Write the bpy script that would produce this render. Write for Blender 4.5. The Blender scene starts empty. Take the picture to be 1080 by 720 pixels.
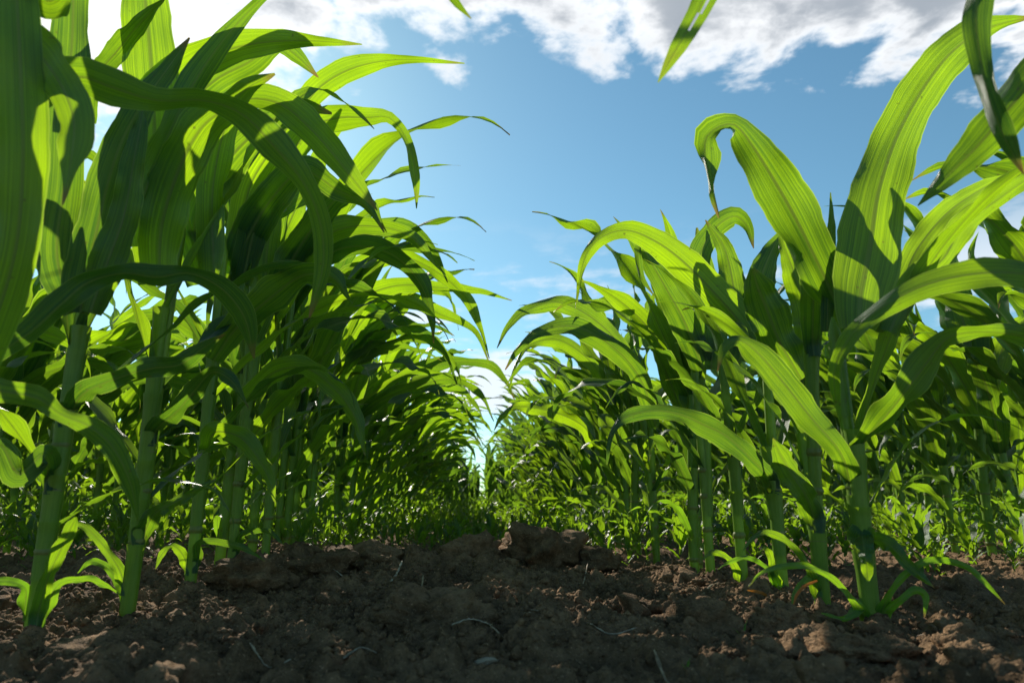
import bpy, math, random
import numpy as np
from mathutils import Vector, Matrix, noise as mnoise

scene = bpy.context.scene
COL = scene.collection
R = math.radians

# ------------------------------------------------------------------ camera
CAM_Z = 0.100
PITCH, YAW = 14.0, 2.5          # looking slightly up and slightly right of the crop row
F = 720.0                       # focal length in pixels of the 1080 px wide photograph
cam_data = bpy.data.cameras.new('camera')
cam_data.sensor_width = 36.0
cam_data.lens = 24.0
cam_data.clip_start = 0.01
cam_data.clip_end = 500.0
cam_data.dof.use_dof = True
cam_data.dof.focus_distance = 0.98
cam_data.dof.aperture_fstop = 10.0
cam = bpy.data.objects.new('camera', cam_data)
COL.objects.link(cam)
cam.location = (0, 0, CAM_Z)
cam.rotation_euler = (R(90 + PITCH), 0, R(-YAW))
scene.camera = cam
CAM_M = Matrix.Rotation(R(-YAW), 3, 'Z') @ Matrix.Rotation(R(90 + PITCH), 3, 'X')
CAM_M = np.array(CAM_M)


def at(px, py, d):
    """world point seen at a photo pixel, d metres along the view axis"""
    v = np.array([(px - 540.0) / F * d, (360.0 - py) / F * d, -d])
    return CAM_M @ v + np.array([0, 0, CAM_Z])


# ------------------------------------------------------------------ sun, sky, exposure
SUN_AZ, SUN_EL = 24.0, 32.0     # degrees left of the row direction, above the horizon
sun_dir = np.array([-math.sin(R(SUN_AZ)) * math.cos(R(SUN_EL)), math.cos(R(SUN_AZ)) * math.cos(R(SUN_EL)), math.sin(R(SUN_EL))])
sun_data = bpy.data.lights.new('sun', 'SUN')
sun_data.energy = 5.0
sun_data.angle = R(0.5)
sun_data.color = (1.0, 0.93, 0.80)
sun = bpy.data.objects.new('sun', sun_data)
COL.objects.link(sun)
sun.rotation_euler = Vector(sun_dir).to_track_quat('Z', 'Y').to_euler()

scene.view_settings.view_transform = 'Standard'
scene.view_settings.look = 'None'
scene.view_settings.gamma = 1.0
scene.view_settings.use_curve_mapping = False
scene.view_settings.exposure = 0.55
scene.cycles.max_bounces = 7
scene.cycles.diffuse_bounces = 2
scene.cycles.transmission_bounces = 3
scene.cycles.sample_clamp_indirect = 6.0


class NT:
    """small helper for building node trees"""
    def __init__(self, tree):
        self.t = tree
        tree.nodes.clear()

    def n(self, typ, **kw):
        nd = self.t.nodes.new(typ)
        for k, v in kw.items():
            setattr(nd, k, v)
        return nd

    def put(self, sock, val):
        if hasattr(val, 'is_output'):
            self.t.links.new(val, sock)
        elif val is not None:
            sock.default_value = val

    def m(self, op, a, b=None, c=None, clamp=False):
        nd = self.n('ShaderNodeMath', operation=op, use_clamp=clamp)
        for i, x in enumerate((a, b, c)):
            self.put(nd.inputs[i], x)
        return nd.outputs[0]

    def ss(self, x, lo, hi, a=0.0, b=1.0):
        nd = self.n('ShaderNodeMapRange', interpolation_type='SMOOTHSTEP')
        self.put(nd.inputs[0], x)
        for i, v in zip((1, 2, 3, 4), (lo, hi, a, b)):
            self.put(nd.inputs[i], v)
        return nd.outputs[0]

    def mix(self, fac, a, b):
        nd = self.n('ShaderNodeMix', data_type='RGBA')
        self.put(nd.inputs[0], fac)
        self.put(nd.inputs[6], a if hasattr(a, 'is_output') else (*a, 1))
        self.put(nd.inputs[7], b if hasattr(b, 'is_output') else (*b, 1))
        return nd.outputs[2]

    def noise(self, vec, scale, detail=4, rough=0.5, dist=0.0, out=0):
        nd = self.n('ShaderNodeTexNoise')
        self.put(nd.inputs['Vector'], vec)
        nd.inputs['Scale'].default_value = scale
        nd.inputs['Detail'].default_value = detail
        nd.inputs['Roughness'].default_value = rough
        nd.inputs['Distortion'].default_value = dist
        return nd.outputs[out]

    def xyz(self, x, y, z=0.0):
        nd = self.n('ShaderNodeCombineXYZ')
        for i, v in enumerate((x, y, z)):
            self.put(nd.inputs[i], v)
        return nd.outputs[0]

    def sep(self, v):
        nd = self.n('ShaderNodeSeparateXYZ')
        self.put(nd.inputs[0], v)
        return nd.outputs


world = bpy.data.worlds.new('World')
scene.world = world
world.use_nodes = True
w = NT(world.node_tree)
sky = w.n('ShaderNodeTexSky', sky_type='NISHITA')
sky.sun_disc = False
sky.sun_elevation = R(SUN_EL)
sky.sun_rotation = R(-SUN_AZ)
sky.altitude = 0
sky.air_density = 1.0
sky.dust_density = 0.25
sky.ozone_density = 2.2
dirv = w.n('ShaderNodeTexCoord').outputs['Generated']
sx, sy, sz = w.sep(dirv)
zc = w.m('MAXIMUM', sz, 0.03)
cx, cy = w.m('DIVIDE', sx, zc), w.m('DIVIDE', sy, zc)     # position on a flat cloud layer
cp = w.xyz(cx, cy, 0.37)
big = w.noise(cp, 1.7, 3, 0.5)
fine = w.noise(cp, 5.0, 9, 0.58, 0.2)
edge = w.m('MULTIPLY', w.m('SUBTRACT', 1.40, cy), 1.15)
left = w.ss(cx, -0.30, -0.85, 0.0, 0.42)
dens = w.m('ADD', w.m('ADD', edge, left), w.m('MULTIPLY', w.m('SUBTRACT', fine, 0.52), 1.05))
dens = w.m('ADD', dens, w.m('MULTIPLY', w.m('SUBTRACT', big, 0.5), 0.35))
far_fade = w.m('MULTIPLY', w.ss(cy, 2.1, 1.75), w.ss(cy, 0.65, 0.98))
mask = w.m('MULTIPLY', w.ss(dens, 0.0, 0.20), far_fade)
thick = w.ss(w.m('SUBTRACT', dens, w.m('MULTIPLY', left, 1.3)), 0.09, 0.36)
tex = w.noise(cp, 5.0, 4, 0.45)
white = w.mix(w.ss(tex, 0.35, 0.65), (9.6, 9.7, 9.8), (8.4, 8.6, 8.8))
cloud = w.mix(thick, white, w.mix(w.ss(tex, 0.3, 0.7), (4.4, 4.7, 5.1), (3.1, 3.5, 4.0)))
# thin low clouds near the horizon
lowp = w.xyz(w.m('MULTIPLY', sx, 5.0), w.m('MULTIPLY', sy, 5.0), w.m('MULTIPLY', sz, 17.0))
def near(a, b, c, d, k):
    return w.m('MULTIPLY', w.m('MULTIPLY', w.ss(w.m('ABSOLUTE', w.m('SUBTRACT', sx, a)), b, 0.0), w.ss(w.m('ABSOLUTE', w.m('SUBTRACT', sz, c)), d, 0.0)), k)


bank = w.m('ADD', near(0.0, 0.17, 0.175, 0.085, 0.32), near(0.64, 0.12, 0.30, 0.10, 0.22))
low = w.ss(w.m('ADD', w.noise(lowp, 1.6, 7, 0.6), bank), 0.52, 0.70)
low = w.m('MULTIPLY', low, w.m('MULTIPLY', w.ss(sz, 0.02, 0.09), w.ss(sz, 0.42, 0.25)))
sat = w.n('ShaderNodeMix', data_type='RGBA', blend_type='MULTIPLY')
sat.inputs[0].default_value = 1.0
w.put(sat.inputs[6], sky.outputs[0])
sat.inputs[7].default_value = (0.80, 1.12, 1.03, 1)
c1 = w.mix(w.m('MULTIPLY', low, 0.85), sat.outputs[2], (7.5, 7.9, 8.4))
c2 = w.mix(mask, c1, cloud)
bg = w.n('ShaderNodeBackground')
w.put(bg.inputs[0], c2)
bg.inputs[1].default_value = 0.088
w.put(w.n('ShaderNodeOutputWorld').inputs[0], bg.outputs[0])


# ------------------------------------------------------------------ materials
def material(name):
    m = bpy.data.materials.new(name)
    m.use_nodes = True
    return m, NT(m.node_tree)


def leaf_material(name, dark, light, tr_dark, tr_light, rib, trans=0.46, rough=0.35):
    m, t = material(name)
    u, v, _ = t.sep(t.n('ShaderNodeUVMap').outputs[0])
    rnd = t.n('ShaderNodeObjectInfo').outputs['Random']
    oc = t.n('ShaderNodeTexCoord').outputs['Object']
    vein = t.noise(t.xyz(t.m('MULTIPLY', u, 26.0), t.m('MULTIPLY', v, 1.3), rnd), 1.0, 3, 0.6)
    fine = t.noise(t.xyz(t.m('MULTIPLY', u, 90.0), t.m('MULTIPLY', v, 2.0), rnd), 1.0, 2, 0.6)
    veins = t.ss(t.m('ADD', t.m('MULTIPLY', vein, 0.4), t.m('MULTIPLY', fine, 0.6)), 0.34, 0.66)
    patch = t.noise(oc, 14.0, 4, 0.55)
    cu = t.m('ABSOLUTE', t.m('SUBTRACT', u, 0.5))
    mid = t.ss(cu, 0.018, 0.05, 1.0, 0.0)
    f = t.m('ADD', t.m('MULTIPLY', veins, 0.40), t.m('ADD', t.m('MULTIPLY', patch, 0.40), t.m('MULTIPLY', rnd, 0.40)), clamp=True)
    f = t.m('POWER', f, 1.6)
    margin = t.ss(cu, 0.468, 0.49)
    spots = t.ss(t.noise(oc, 160.0, 2, 0.5), 0.70, 0.76)
    base = t.mix(f, dark, light)
    base = t.mix(t.m('MULTIPLY', spots, 0.5), base, (0.16, 0.13, 0.05))
    base = t.mix(t.m('MULTIPLY', mid, 0.8), base, rib)
    tr = t.mix(f, tr_dark, tr_light)
    tr = t.mix(t.m('MULTIPLY', mid, 0.7), tr, (0.14, 0.19, 0.02))
    tr = t.mix(t.m('MULTIPLY', spots, 0.6), tr, (0.12, 0.10, 0.02))
    tip = t.m('MULTIPLY', t.ss(v, 0.93, 0.99), t.ss(patch, 0.42, 0.58))
    base = t.mix(tip, base, (0.22, 0.15, 0.06))
    tr = t.mix(tip, tr, (0.30, 0.20, 0.05))
    base = t.mix(t.m('MULTIPLY', margin, 0.6), base, (0.13, 0.20, 0.06))
    tr = t.mix(t.m('MULTIPLY', margin, 0.5), tr, (0.55, 0.75, 0.10))
    bump = t.n('ShaderNodeBump')
    bump.inputs['Strength'].default_value = 0.3
    bump.inputs['Distance'].default_value = 0.0012
    t.put(bump.inputs['Height'], veins)
    p = t.n('ShaderNodeBsdfPrincipled')
    t.put(p.inputs['Base Color'], base)
    t.put(p.inputs['Roughness'], t.ss(patch, 0.3, 0.7, rough - 0.02, rough + 0.14))
    p.inputs['Specular IOR Level'].default_value = 0.5
    t.put(p.inputs['Normal'], bump.outputs[0])
    tl = t.n('ShaderNodeBsdfTranslucent')
    t.put(tl.inputs[0], tr)
    t.put(tl.inputs['Normal'], bump.outputs[0])
    mx = t.n('ShaderNodeMixShader')
    mx.inputs[0].default_value = trans
    t.put(mx.inputs[1], p.outputs[0])
    t.put(mx.inputs[2], tl.outputs[0])
    t.put(t.n('ShaderNodeOutputMaterial').inputs[0], mx.outputs[0])
    return m


LEAF = leaf_material('maize_leaf', (0.005, 0.042, 0.022), (0.015, 0.090, 0.030), (0.010, 0.11, 0.016), (0.58, 0.92, 0.008), (0.15, 0.24, 0.07))
BASAL = leaf_material('young_maize_leaf', (0.06, 0.16, 0.025), (0.10, 0.23, 0.035), (0.16, 0.40, 0.012), (0.42, 0.70, 0.02), (0.2, 0.28, 0.09))
WITHERED = leaf_material('withered_leaf', (0.40, 0.09, 0.02), (0.50, 0.20, 0.04), (0.65, 0.13, 0.01), (0.7, 0.3, 0.02), (0.4, 0.2, 0.06))


def stem_material(name, c0, c1):
    m, t = material(name)
    u, v, _ = t.sep(t.n('ShaderNodeUVMap').outputs[0])
    oc = t.n('ShaderNodeTexCoord').outputs['Object']
    stripe = t.noise(t.xyz(t.m('MULTIPLY', u, 40.0), t.m('MULTIPLY', v, 2.5)), 1.0, 3, 0.6)
    patch = t.noise(oc, 30.0, 4, 0.6)
    f = t.m('ADD', t.m('MULTIPLY', stripe, 0.6), t.m('MULTIPLY', patch, 0.5), clamp=True)
    col = t.mix(t.ss(f, 0.35, 0.75), c0, c1)
    spots = t.ss(t.noise(oc, 190.0, 2, 0.5), 0.68, 0.75)
    col = t.mix(t.m('MULTIPLY', spots, 0.55), col, (0.13, 0.09, 0.04))
    bump = t.n('ShaderNodeBump')
    bump.inputs['Strength'].default_value = 0.25
    bump.inputs['Distance'].default_value = 0.001
    t.put(bump.inputs['Height'], stripe)
    p = t.n('ShaderNodeBsdfPrincipled')
    t.put(p.inputs['Base Color'], col)
    p.inputs['Roughness'].default_value = 0.42
    p.inputs['Subsurface Weight'].default_value = 0.0
    t.put(p.inputs['Normal'], bump.outputs[0])
    tl = t.n('ShaderNodeBsdfTranslucent')
    t.put(tl.inputs[0], t.mix(f, (0.22, 0.42, 0.01), (0.42, 0.62, 0.02)))
    mx = t.n('ShaderNodeMixShader')
    mx.inputs[0].default_value = 0.35
    t.put(mx.inputs[1], p.outputs[0])
    t.put(mx.inputs[2], tl.outputs[0])
    t.put(t.n('ShaderNodeOutputMaterial').inputs[0], mx.outputs[0])
    return m


STALK = stem_material('maize_stalk', (0.125, 0.235, 0.016), (0.22, 0.35, 0.04))
SHEATH = stem_material('leaf_sheath', (0.115, 0.24, 0.016), (0.20, 0.35, 0.035))
NODE = stem_material('stalk_node', (0.15, 0.19, 0.04), (0.23, 0.25, 0.07))


def soil_material(name, k=1.0):
    m, t = material(name)
    geo = t.n('ShaderNodeNewGeometry').outputs['Position']
    n1 = t.noise(geo, 9.0, 5, 0.6)
    n2 = t.noise(geo, 70.0, 6, 0.65)
    n3 = t.noise(geo, 420.0, 4, 0.6)
    f = t.m('ADD', t.m('MULTIPLY', n1, 0.5), t.m('MULTIPLY', n2, 0.5))
    col = t.mix(t.ss(f, 0.36, 0.64), (0.085 * k, 0.053 * k, 0.029 * k), (0.245 * k, 0.152 * k, 0.083 * k))
    col = t.mix(t.ss(n3, 0.58, 0.75), col, (0.42 * k, 0.27 * k, 0.155 * k))
    col = t.mix(t.ss(n3, 0.42, 0.28), col, (0.055 * k, 0.034 * k, 0.021 * k))
    h = t.m('ADD', t.m('MULTIPLY', n2, 0.6), t.m('MULTIPLY', n3, 0.4))
    bump = t.n('ShaderNodeBump')
    bump.inputs['Strength'].default_value = 1.0
    bump.inputs['Distance'].default_value = 0.010
    t.put(bump.inputs['Height'], h)
    p = t.n('ShaderNodeBsdfPrincipled')
    t.put(p.inputs['Base Color'], col)
    p.inputs['Roughness'].default_value = 0.95
    p.inputs['Specular IOR Level'].default_value = 0.15
    t.put(p.inputs['Normal'], bump.outputs[0])
    t.put(t.n('ShaderNodeOutputMaterial').inputs[0], p.outputs[0])
    return m


SOIL = soil_material('ploughed_soil', 1.06)
CLOD = soil_material('soil_clod', 1.08)


def straw_material(name, c0, c1):
    m, t = material(name)
    oc = t.n('ShaderNodeTexCoord').outputs['Object']
    f = t.noise(oc, 120.0, 4, 0.6)
    p = t.n('ShaderNodeBsdfPrincipled')
    t.put(p.inputs['Base Color'], t.mix(t.ss(f, 0.35, 0.65), c0, c1))
    p.inputs['Roughness'].default_value = 0.7
    t.put(t.n('ShaderNodeOutputMaterial').inputs[0], p.outputs[0])
    return m


STRAW = straw_material('dry_straw', (0.12, 0.08, 0.045), (0.28, 0.20, 0.115))
PALE = straw_material('pale_root', (0.14, 0.11, 0.075), (0.34, 0.28, 0.20))


# ------------------------------------------------------------------ object helpers
def tag(o, label=None, cat=None, group=None, kind=None):
    if label: o['label'] = label
    if cat: o['category'] = cat
    if group: o['group'] = group
    if kind: o['kind'] = kind
    return o


def mesh_from(name, V, Fq, UV, mats, midx=None, smooth=True):
    """V (n,3), Fq (m,4) quads, UV (n,2) per vertex"""
    me = bpy.data.meshes.new(name)
    V = np.asarray(V, np.float32)
    Fq = np.asarray(Fq, np.int32)
    nl = Fq.size
    me.vertices.add(len(V))
    me.vertices.foreach_set('co', V.ravel())
    me.loops.add(nl)
    me.loops.foreach_set('vertex_index', Fq.ravel())
    me.polygons.add(len(Fq))
    k = Fq.shape[1]
    me.polygons.foreach_set('loop_start', np.arange(0, nl, k, dtype=np.int32))
    me.polygons.foreach_set('loop_total', np.full(len(Fq), k, np.int32))
    if UV is not None:
        uvl = me.uv_layers.new(name='UVMap')
        uvl.data.foreach_set('uv', np.asarray(UV, np.float32)[Fq.ravel()].ravel())
    for mt in mats:
        me.materials.append(mt)
    if midx is not None:
        me.polygons.foreach_set('material_index', np.asarray(midx, np.int32))
    me.polygons.foreach_set('use_smooth', np.full(len(Fq), smooth))
    me.update(calc_edges=True)
    me.validate()
    return me


def link(name, me, parent=None, loc=(0, 0, 0)):
    o = bpy.data.objects.new(name, me)
    COL.objects.link(o)
    if parent is not None:
        o.parent = parent
    o.location = loc
    return o


def spline(P, n, extra=()):
    """Catmull-Rom through the rows of P, plus the values in extra along it, at n even steps"""
    P = np.asarray(P, float)
    s = np.concatenate([[0], np.cumsum(np.linalg.norm(np.diff(P, axis=0), axis=1))])
    s /= s[-1]
    t = np.linspace(0, 1, n)

    def ev(Y):
        Y = np.asarray(Y, float)
        one = Y.ndim == 1
        if one: Y = Y[:, None]
        d = np.zeros_like(Y)
        d[1:-1] = (Y[2:] - Y[:-2]) / (s[2:] - s[:-2])[:, None]
        d[0] = (Y[1] - Y[0]) / (s[1] - s[0])
        d[-1] = (Y[-1] - Y[-2]) / (s[-1] - s[-2])
        i = np.clip(np.searchsorted(s, t, side='right') - 1, 0, len(s) - 2)
        h = (s[i + 1] - s[i])[:, None]
        q = ((t - s[i])[:, None]) / h
        out = (2*q**3 - 3*q**2 + 1) * Y[i] + (q**3 - 2*q**2 + q) * h * d[i] + (-2*q**3 + 3*q**2) * Y[i+1] + (q**3 - q**2) * h * d[i+1]
        return out[:, 0] if one else out
    return ev(P), [ev(e) for e in extra], t


def unit(v):
    return v / np.maximum(np.linalg.norm(v, axis=-1, keepdims=True), 1e-9)


def grid_faces(n, m):
    a = np.arange(n * m).reshape(n, m)
    return np.stack([a[:-1, :-1], a[:-1, 1:], a[1:, 1:], a[1:, :-1]], -1).reshape(-1, 4)


def ribbon(C, N, W, fold, rng, ripple=1.0, na=9):
    """leaf blade: centre line C, upper-surface normals N, widths W, cross-section arc angle fold"""
    n = len(C)
    T = unit(np.gradient(C, axis=0))
    N = unit(N - (N * T).sum(1, keepdims=True) * T)
    S = np.cross(T, N)
    u = np.linspace(-1, 1, na)
    th = np.maximum(fold, 0.05)[:, None]
    Rr = (W[:, None]) / th
    a = u[None, :] * th / 2
    off_s = Rr * np.sin(a)
    off_n = Rr * (1 - np.cos(a))
    t = np.linspace(0, 1, n)[:, None]
    k1, k2 = rng.uniform(2.0, 4.2), rng.uniform(4.5, 7.5)
    p1, p2, p3, p4 = rng.uniform(0, 6.28, 4)
    env = np.clip(t * 4, 0, 1) * np.clip((1 - t) * 5, 0.15, 1)
    amp = 0.12 * ripple * W.max() * env
    pos = np.clip(u, 0, 1)[None, :] ** 2
    neg = np.clip(-u, 0, 1)[None, :] ** 2
    off_n = off_n + amp * pos * (np.sin(6.28 * k1 * t + p1) + 0.5 * np.sin(6.28 * k2 * t + p2))
    off_n = off_n + amp * neg * (np.sin(6.28 * k1 * 1.13 * t + p3) + 0.5 * np.sin(6.28 * k2 * 0.9 * t + p4))
    off_n = off_n - 0.035 * W[:, None] * np.exp(-(u[None, :] / 0.12) ** 2)
    tt = t[:, 0]
    for sgn in (-1, 1):
        jag = sum(a_ * np.sin(6.28 * f_ * tt + rng.uniform(0, 6.28)) for a_, f_ in ((.05, 3.1), (.028, 8.7), (.016, 17.0)))
        off_s = off_s * (1 + jag[:, None] * (np.clip(sgn * u, 0, 1) ** 2)[None, :])
    V = C[:, None, :] + S[:, None, :] * off_s[..., None] + N[:, None, :] * off_n[..., None]
    UV = np.stack([np.broadcast_to((u + 1) / 2, (n, na)), np.broadcast_to(t, (n, na))], -1)
    return V.reshape(-1, 3), grid_faces(n, na), UV.reshape(-1, 2)


def tube(C, rad, ns=12, sq=1.0):
    """tube of varying radius along C"""
    C = np.asarray(C, float)
    T = unit(np.gradient(C, axis=0))
    ref = np.array([0.31, 0.95, 0.0]) if abs(T[len(T)//2, 2]) > 0.6 else np.array([0, 0, 1.0])
    A = unit(np.cross(T, ref))
    B = np.cross(T, A)
    ph = np.linspace(0, 2 * np.pi, ns + 1)
    rad = np.asarray(rad, float)[:, None, None]
    V = C[:, None] + rad * (A[:, None] * np.cos(ph)[None, :, None] + sq * B[:, None] * np.sin(ph)[None, :, None])
    n = len(C)
    L = np.concatenate([[0], np.cumsum(np.linalg.norm(np.diff(C, axis=0), axis=1))])
    UV = np.stack([np.broadcast_to(ph / 6.2832, (n, ns + 1)), np.broadcast_to(L[:, None] * 10, (n, ns + 1))], -1)
    return V.reshape(-1, 3), grid_faces(n, ns + 1), UV.reshape(-1, 2)


def join(parts):
    """merge (V, F, UV, material index) tuples"""
    V, Fq, UV, M, o = [], [], [], [], 0
    for (v, f, uv, mi) in parts:
        V.append(v); Fq.append(f + o); UV.append(uv); M.append(np.full(len(f), mi))
        o += len(v)
    return np.concatenate(V), np.concatenate(Fq), np.concatenate(UV), np.concatenate(M)


# ------------------------------------------------------------------ ground
def h2(ix, iy, s):
    x = (ix.astype(np.int64) * 374761393 + iy.astype(np.int64) * 668265263 + s * 974634777) & 0x7fffffff
    x = ((x ^ (x >> 13)) * 1274126177) & 0x7fffffff
    x = (x ^ (x >> 16)) & 0xffffff
    return x / float(0xffffff)


def vnoise(x, y, s):
    ix, iy = np.floor(x), np.floor(y)
    fx, fy = x - ix, y - iy
    fx, fy = fx*fx*fx*(fx*(fx*6-15)+10), fy*fy*fy*(fy*(fy*6-15)+10)
    a, b = h2(ix, iy, s), h2(ix + 1, iy, s)
    c, d = h2(ix, iy + 1, s), h2(ix + 1, iy + 1, s)
    return (a * (1-fx) + b * fx) * (1-fy) + (c * (1-fx) + d * fx) * fy - 0.5


def fbm(x, y, s, o=4):
    r, a = 0, 1.0
    for k in range(o):
        r = r + a * vnoise(x * 2**k + 17.3*k, y * 2**k - 9.1*k, s + k)
        a *= 0.5
    return r


def lumps(x, y, s, rmin=0.25, rmax=0.62, keep=0.8):
    """rounded lumps of random size scattered on a jittered unit grid; height in units of the grid"""
    ix, iy = np.floor(x), np.floor(y)
    out = np.zeros_like(x)
    for dx in (-1, 0, 1):
        for dy in (-1, 0, 1):
            jx, jy = ix + dx, iy + dy
            px, py = jx + h2(jx, jy, s), jy + h2(jx, jy, s + 1)
            r = rmin + (rmax - rmin) * h2(jx, jy, s + 2) ** 1.6
            on = h2(jx, jy, s + 3) < keep
            ex = 0.75 + 0.5 * h2(jx, jy, s + 4)
            q = ((x - px) * ex) ** 2 + ((y - py) / ex) ** 2
            dome = np.sqrt(np.maximum(r * r - q, 0))
            gx, gy = (h2(jx, jy, s + 6) - 0.5) * 1.5, (h2(jx, jy, s + 7) - 0.5) * 1.5
            facet = r * (0.45 + 0.4 * h2(jx, jy, s + 8)) + gx * (x - px) + gy * (y - py)
            hgt = np.where(on, np.maximum(np.minimum(dome, facet), 0), 0)
            out = np.maximum(out, hgt * (0.6 + 0.5 * h2(jx, jy, s + 5)))
    return out


def ground_low(x, y):
    z = 0.004 * np.exp(-((x + 0.02) / 0.20) ** 2) * np.exp(-((y - 0.9) / 0.5) ** 2)
    z = z + 0.012 * np.exp(-((x + 0.01) / 0.30) ** 2 - ((y - 1.10) / 0.20) ** 2) - 0.02 * np.clip((y - 1.4) / 1.0, 0, 1) * np.exp(-((x + 0.02) / 0.25) ** 2)
    z = z + 0.018 * np.exp(-((x + 0.42) / 0.25) ** 2 - ((y - 1.15) / 0.35) ** 2)
    z = z - 0.012 * np.exp(-((x) / 0.5) ** 2 - ((y - 0.30) / 0.22) ** 2)
    z = z + 0.022 * fbm(x / 0.33 + 3.1, y / 0.33, 11, 3)
    return z


STEMS = [at(px, 640, d)[:2] for px, d in ((38, .57), (135, .68), (198, .80), (240, .92), (275, 1.03), (918, .61), (868, .69), (827, .79), (786, .905), (752, 1.03))]


def ground_h(x, y):
    x, y = np.asarray(x, float), np.asarray(y, float)
    z = ground_low(x, y)
    for k, (qx, qy) in enumerate(STEMS):
        q = np.hypot(x - qx, y - qy)
        z = z + (0.006 + 0.003 * (k % 3)) * np.exp(-(q / 0.026) ** 2)
    near = np.clip(1.6 - np.hypot(x, y) / 4.0, 0.15, 1)
    wx, wy = x + 0.012 * fbm(x / 0.03, y / 0.03, 71, 3), y + 0.012 * fbm(x / 0.03 + 7, y / 0.03, 81, 3)
    z = z + near * 0.075 * 0.48 * lumps(wx / 0.075, wy / 0.075, 21, 0.2, 0.7, 0.62)
    z = z + near * 0.028 * 0.75 * lumps(wx / 0.028, wy / 0.028, 31, 0.2, 0.6, 0.75)
    z = z + near * 0.012 * 0.6 * lumps(x / 0.012, y / 0.012, 41, 0.2, 0.6, 0.8)
    z = z + near * 0.0055 * 0.6 * lumps(x / 0.0055, y / 0.0055, 51, 0.2, 0.6, 0.8)
    z = z + near * (0.010 * fbm(x / 0.018, y / 0.018, 61, 5) - 0.012 * np.abs(fbm(x / 0.03 + 5, y / 0.03, 91, 5)))
    return z


def build_ground():
    front = np.linspace(-52, 52, 860)
    side = np.concatenate([np.linspace(-180, -53, 90)])
    ang = np.concatenate([side, front, -side[::-1][:-1], [180.0]])
    rr = np.concatenate([np.linspace(0.02, 0.29, 40), np.linspace(0.292, 1.5, 720), 1.5 * np.exp(np.linspace(0.0025, math.log(90 / 1.5), 260))])
    A, Rg = np.meshgrid(np.radians(ang), rr)
    X, Y = Rg * np.sin(A + R(YAW)), Rg * np.cos(A + R(YAW))
    Z = ground_h(X, Y)
    V = np.stack([X, Y, Z], -1).reshape(-1, 3)
    me = mesh_from('ground', V, grid_faces(len(rr), len(ang))[:, ::-1], None, [SOIL])
    o = link('ground', me)
    tag(o, kind='structure')


build_ground()


def gz(x, y):
    return float(ground_h(np.array([x]), np.array([y]))[0])


def gl(x, y):
    return float(ground_low(np.array([x]), np.array([y]))[0])


# ------------------------------------------------------------------ maize plants
WT = np.array([0, .06, .15, .3, .5, .7, .85, .94, 1.0])
WV = np.array([.62, .74, .90, 1., .92, .62, .32, .12, .008])


def blade(rng, base, az, e0, droop, L, W, power=1.5, swing=0.0, twist=0.0, fold0=2.6, r0=0.014, n=34, na=9, kink=None, ripple=1.0):
    """a leaf growing from base in compass direction az (radians), starting at elevation e0 and bending over by droop"""
    t = np.linspace(0, 1, n)
    e = e0 - droop * t ** power
    if kink is not None:
        e = e - R(70) * np.clip((t - kink) / 0.06, 0, 1)
    e = e + 0.10 * np.sin(6.28 * (1.3 * t + rng.uniform())) * t
    a = az + swing * t ** 1.5
    h = np.stack([np.cos(a), np.sin(a), np.zeros(n)], -1)
    d = h * np.cos(e)[:, None] + np.array([0, 0, 1.0]) * np.sin(e)[:, None]
    C = base + np.concatenate([[np.zeros(3)], np.cumsum((d[:-1] + d[1:]) / 2 * (L / (n - 1)), axis=0)])
    C = C + h[0] * r0 * 0.9
    N = -h * np.sin(e)[:, None] + np.array([0, 0, 1.0]) * np.cos(e)[:, None]
    S = np.cross(d, N)
    r = twist * np.clip((t - 0.12) / 0.88, 0, 1) ** 1.2
    N = N * np.cos(r)[:, None] + S * np.sin(r)[:, None]
    Wd = W * np.interp(t, WT, WV)
    fold = 0.42 + (fold0 - 0.42) * np.exp(-t / 0.07) + 0.25 * np.exp(-t / 0.35)
    return ribbon(C, N, Wd, fold, rng, ripple, na)


TOP = 0.5


def stalk_geo(H, r, lean, nodes, ns=14):
    z = np.unique(np.concatenate([np.linspace(-0.05, H, 26), [0.94 * H]] + [np.array([q - .004, q, q + .004]) for q in nodes]))
    rad = r * np.interp(z, [-0.05, 0.0, 0.3 * H, 0.75 * H, 0.94 * H, H], [1.1, 1.05, 1.0, 0.88, TOP, 0.2])
    C = np.stack([lean[0] * (z / H) ** 1.6 * (z > 0), lean[1] * (np.maximum(z, 0) / H) ** 1.6, z], -1)
    C[z < 0, 0] = 0
    return tube(C, rad, ns, 0.88)


def stalk_at(z, H, r, lean):
    k = (max(z, 0) / H) ** 1.6
    return np.array([lean[0] * k, lean[1] * k, z]), r * float(np.interp(z, [-0.05, 0.0, 0.3 * H, 0.75 * H, 0.94 * H, H], [1.1, 1.05, 1.0, 0.88, TOP, 0.2]))


def ring_geo(z, H, r, lean):
    c, rr = stalk_at(z, H, r, lean)
    C = c + np.array([[0, 0, q] for q in (-.0045, -.0022, 0, .0022, .0045)])
    return tube(C, np.array([rr * 0.98, rr + .0012, rr + .0018, rr + .0010, rr * 0.98]), 14, 0.88)


def sheath_geo(z0, z1, H, r, lean, rng, grow=0.0):
    zz = np.linspace(z0, z1, 9)
    C, rad = [], []
    for q in zz:
        c, rr = stalk_at(q, H, r, lean)
        C.append(c); rad.append(rr)
    k = np.linspace(0, 1, 9)
    rad = np.array(rad) + 0.0008 + grow * k + 0.0010 * np.clip((k - 0.8) / 0.2, 0, 1)
    return tube(np.array(C), rad, 14, 0.88)


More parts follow.
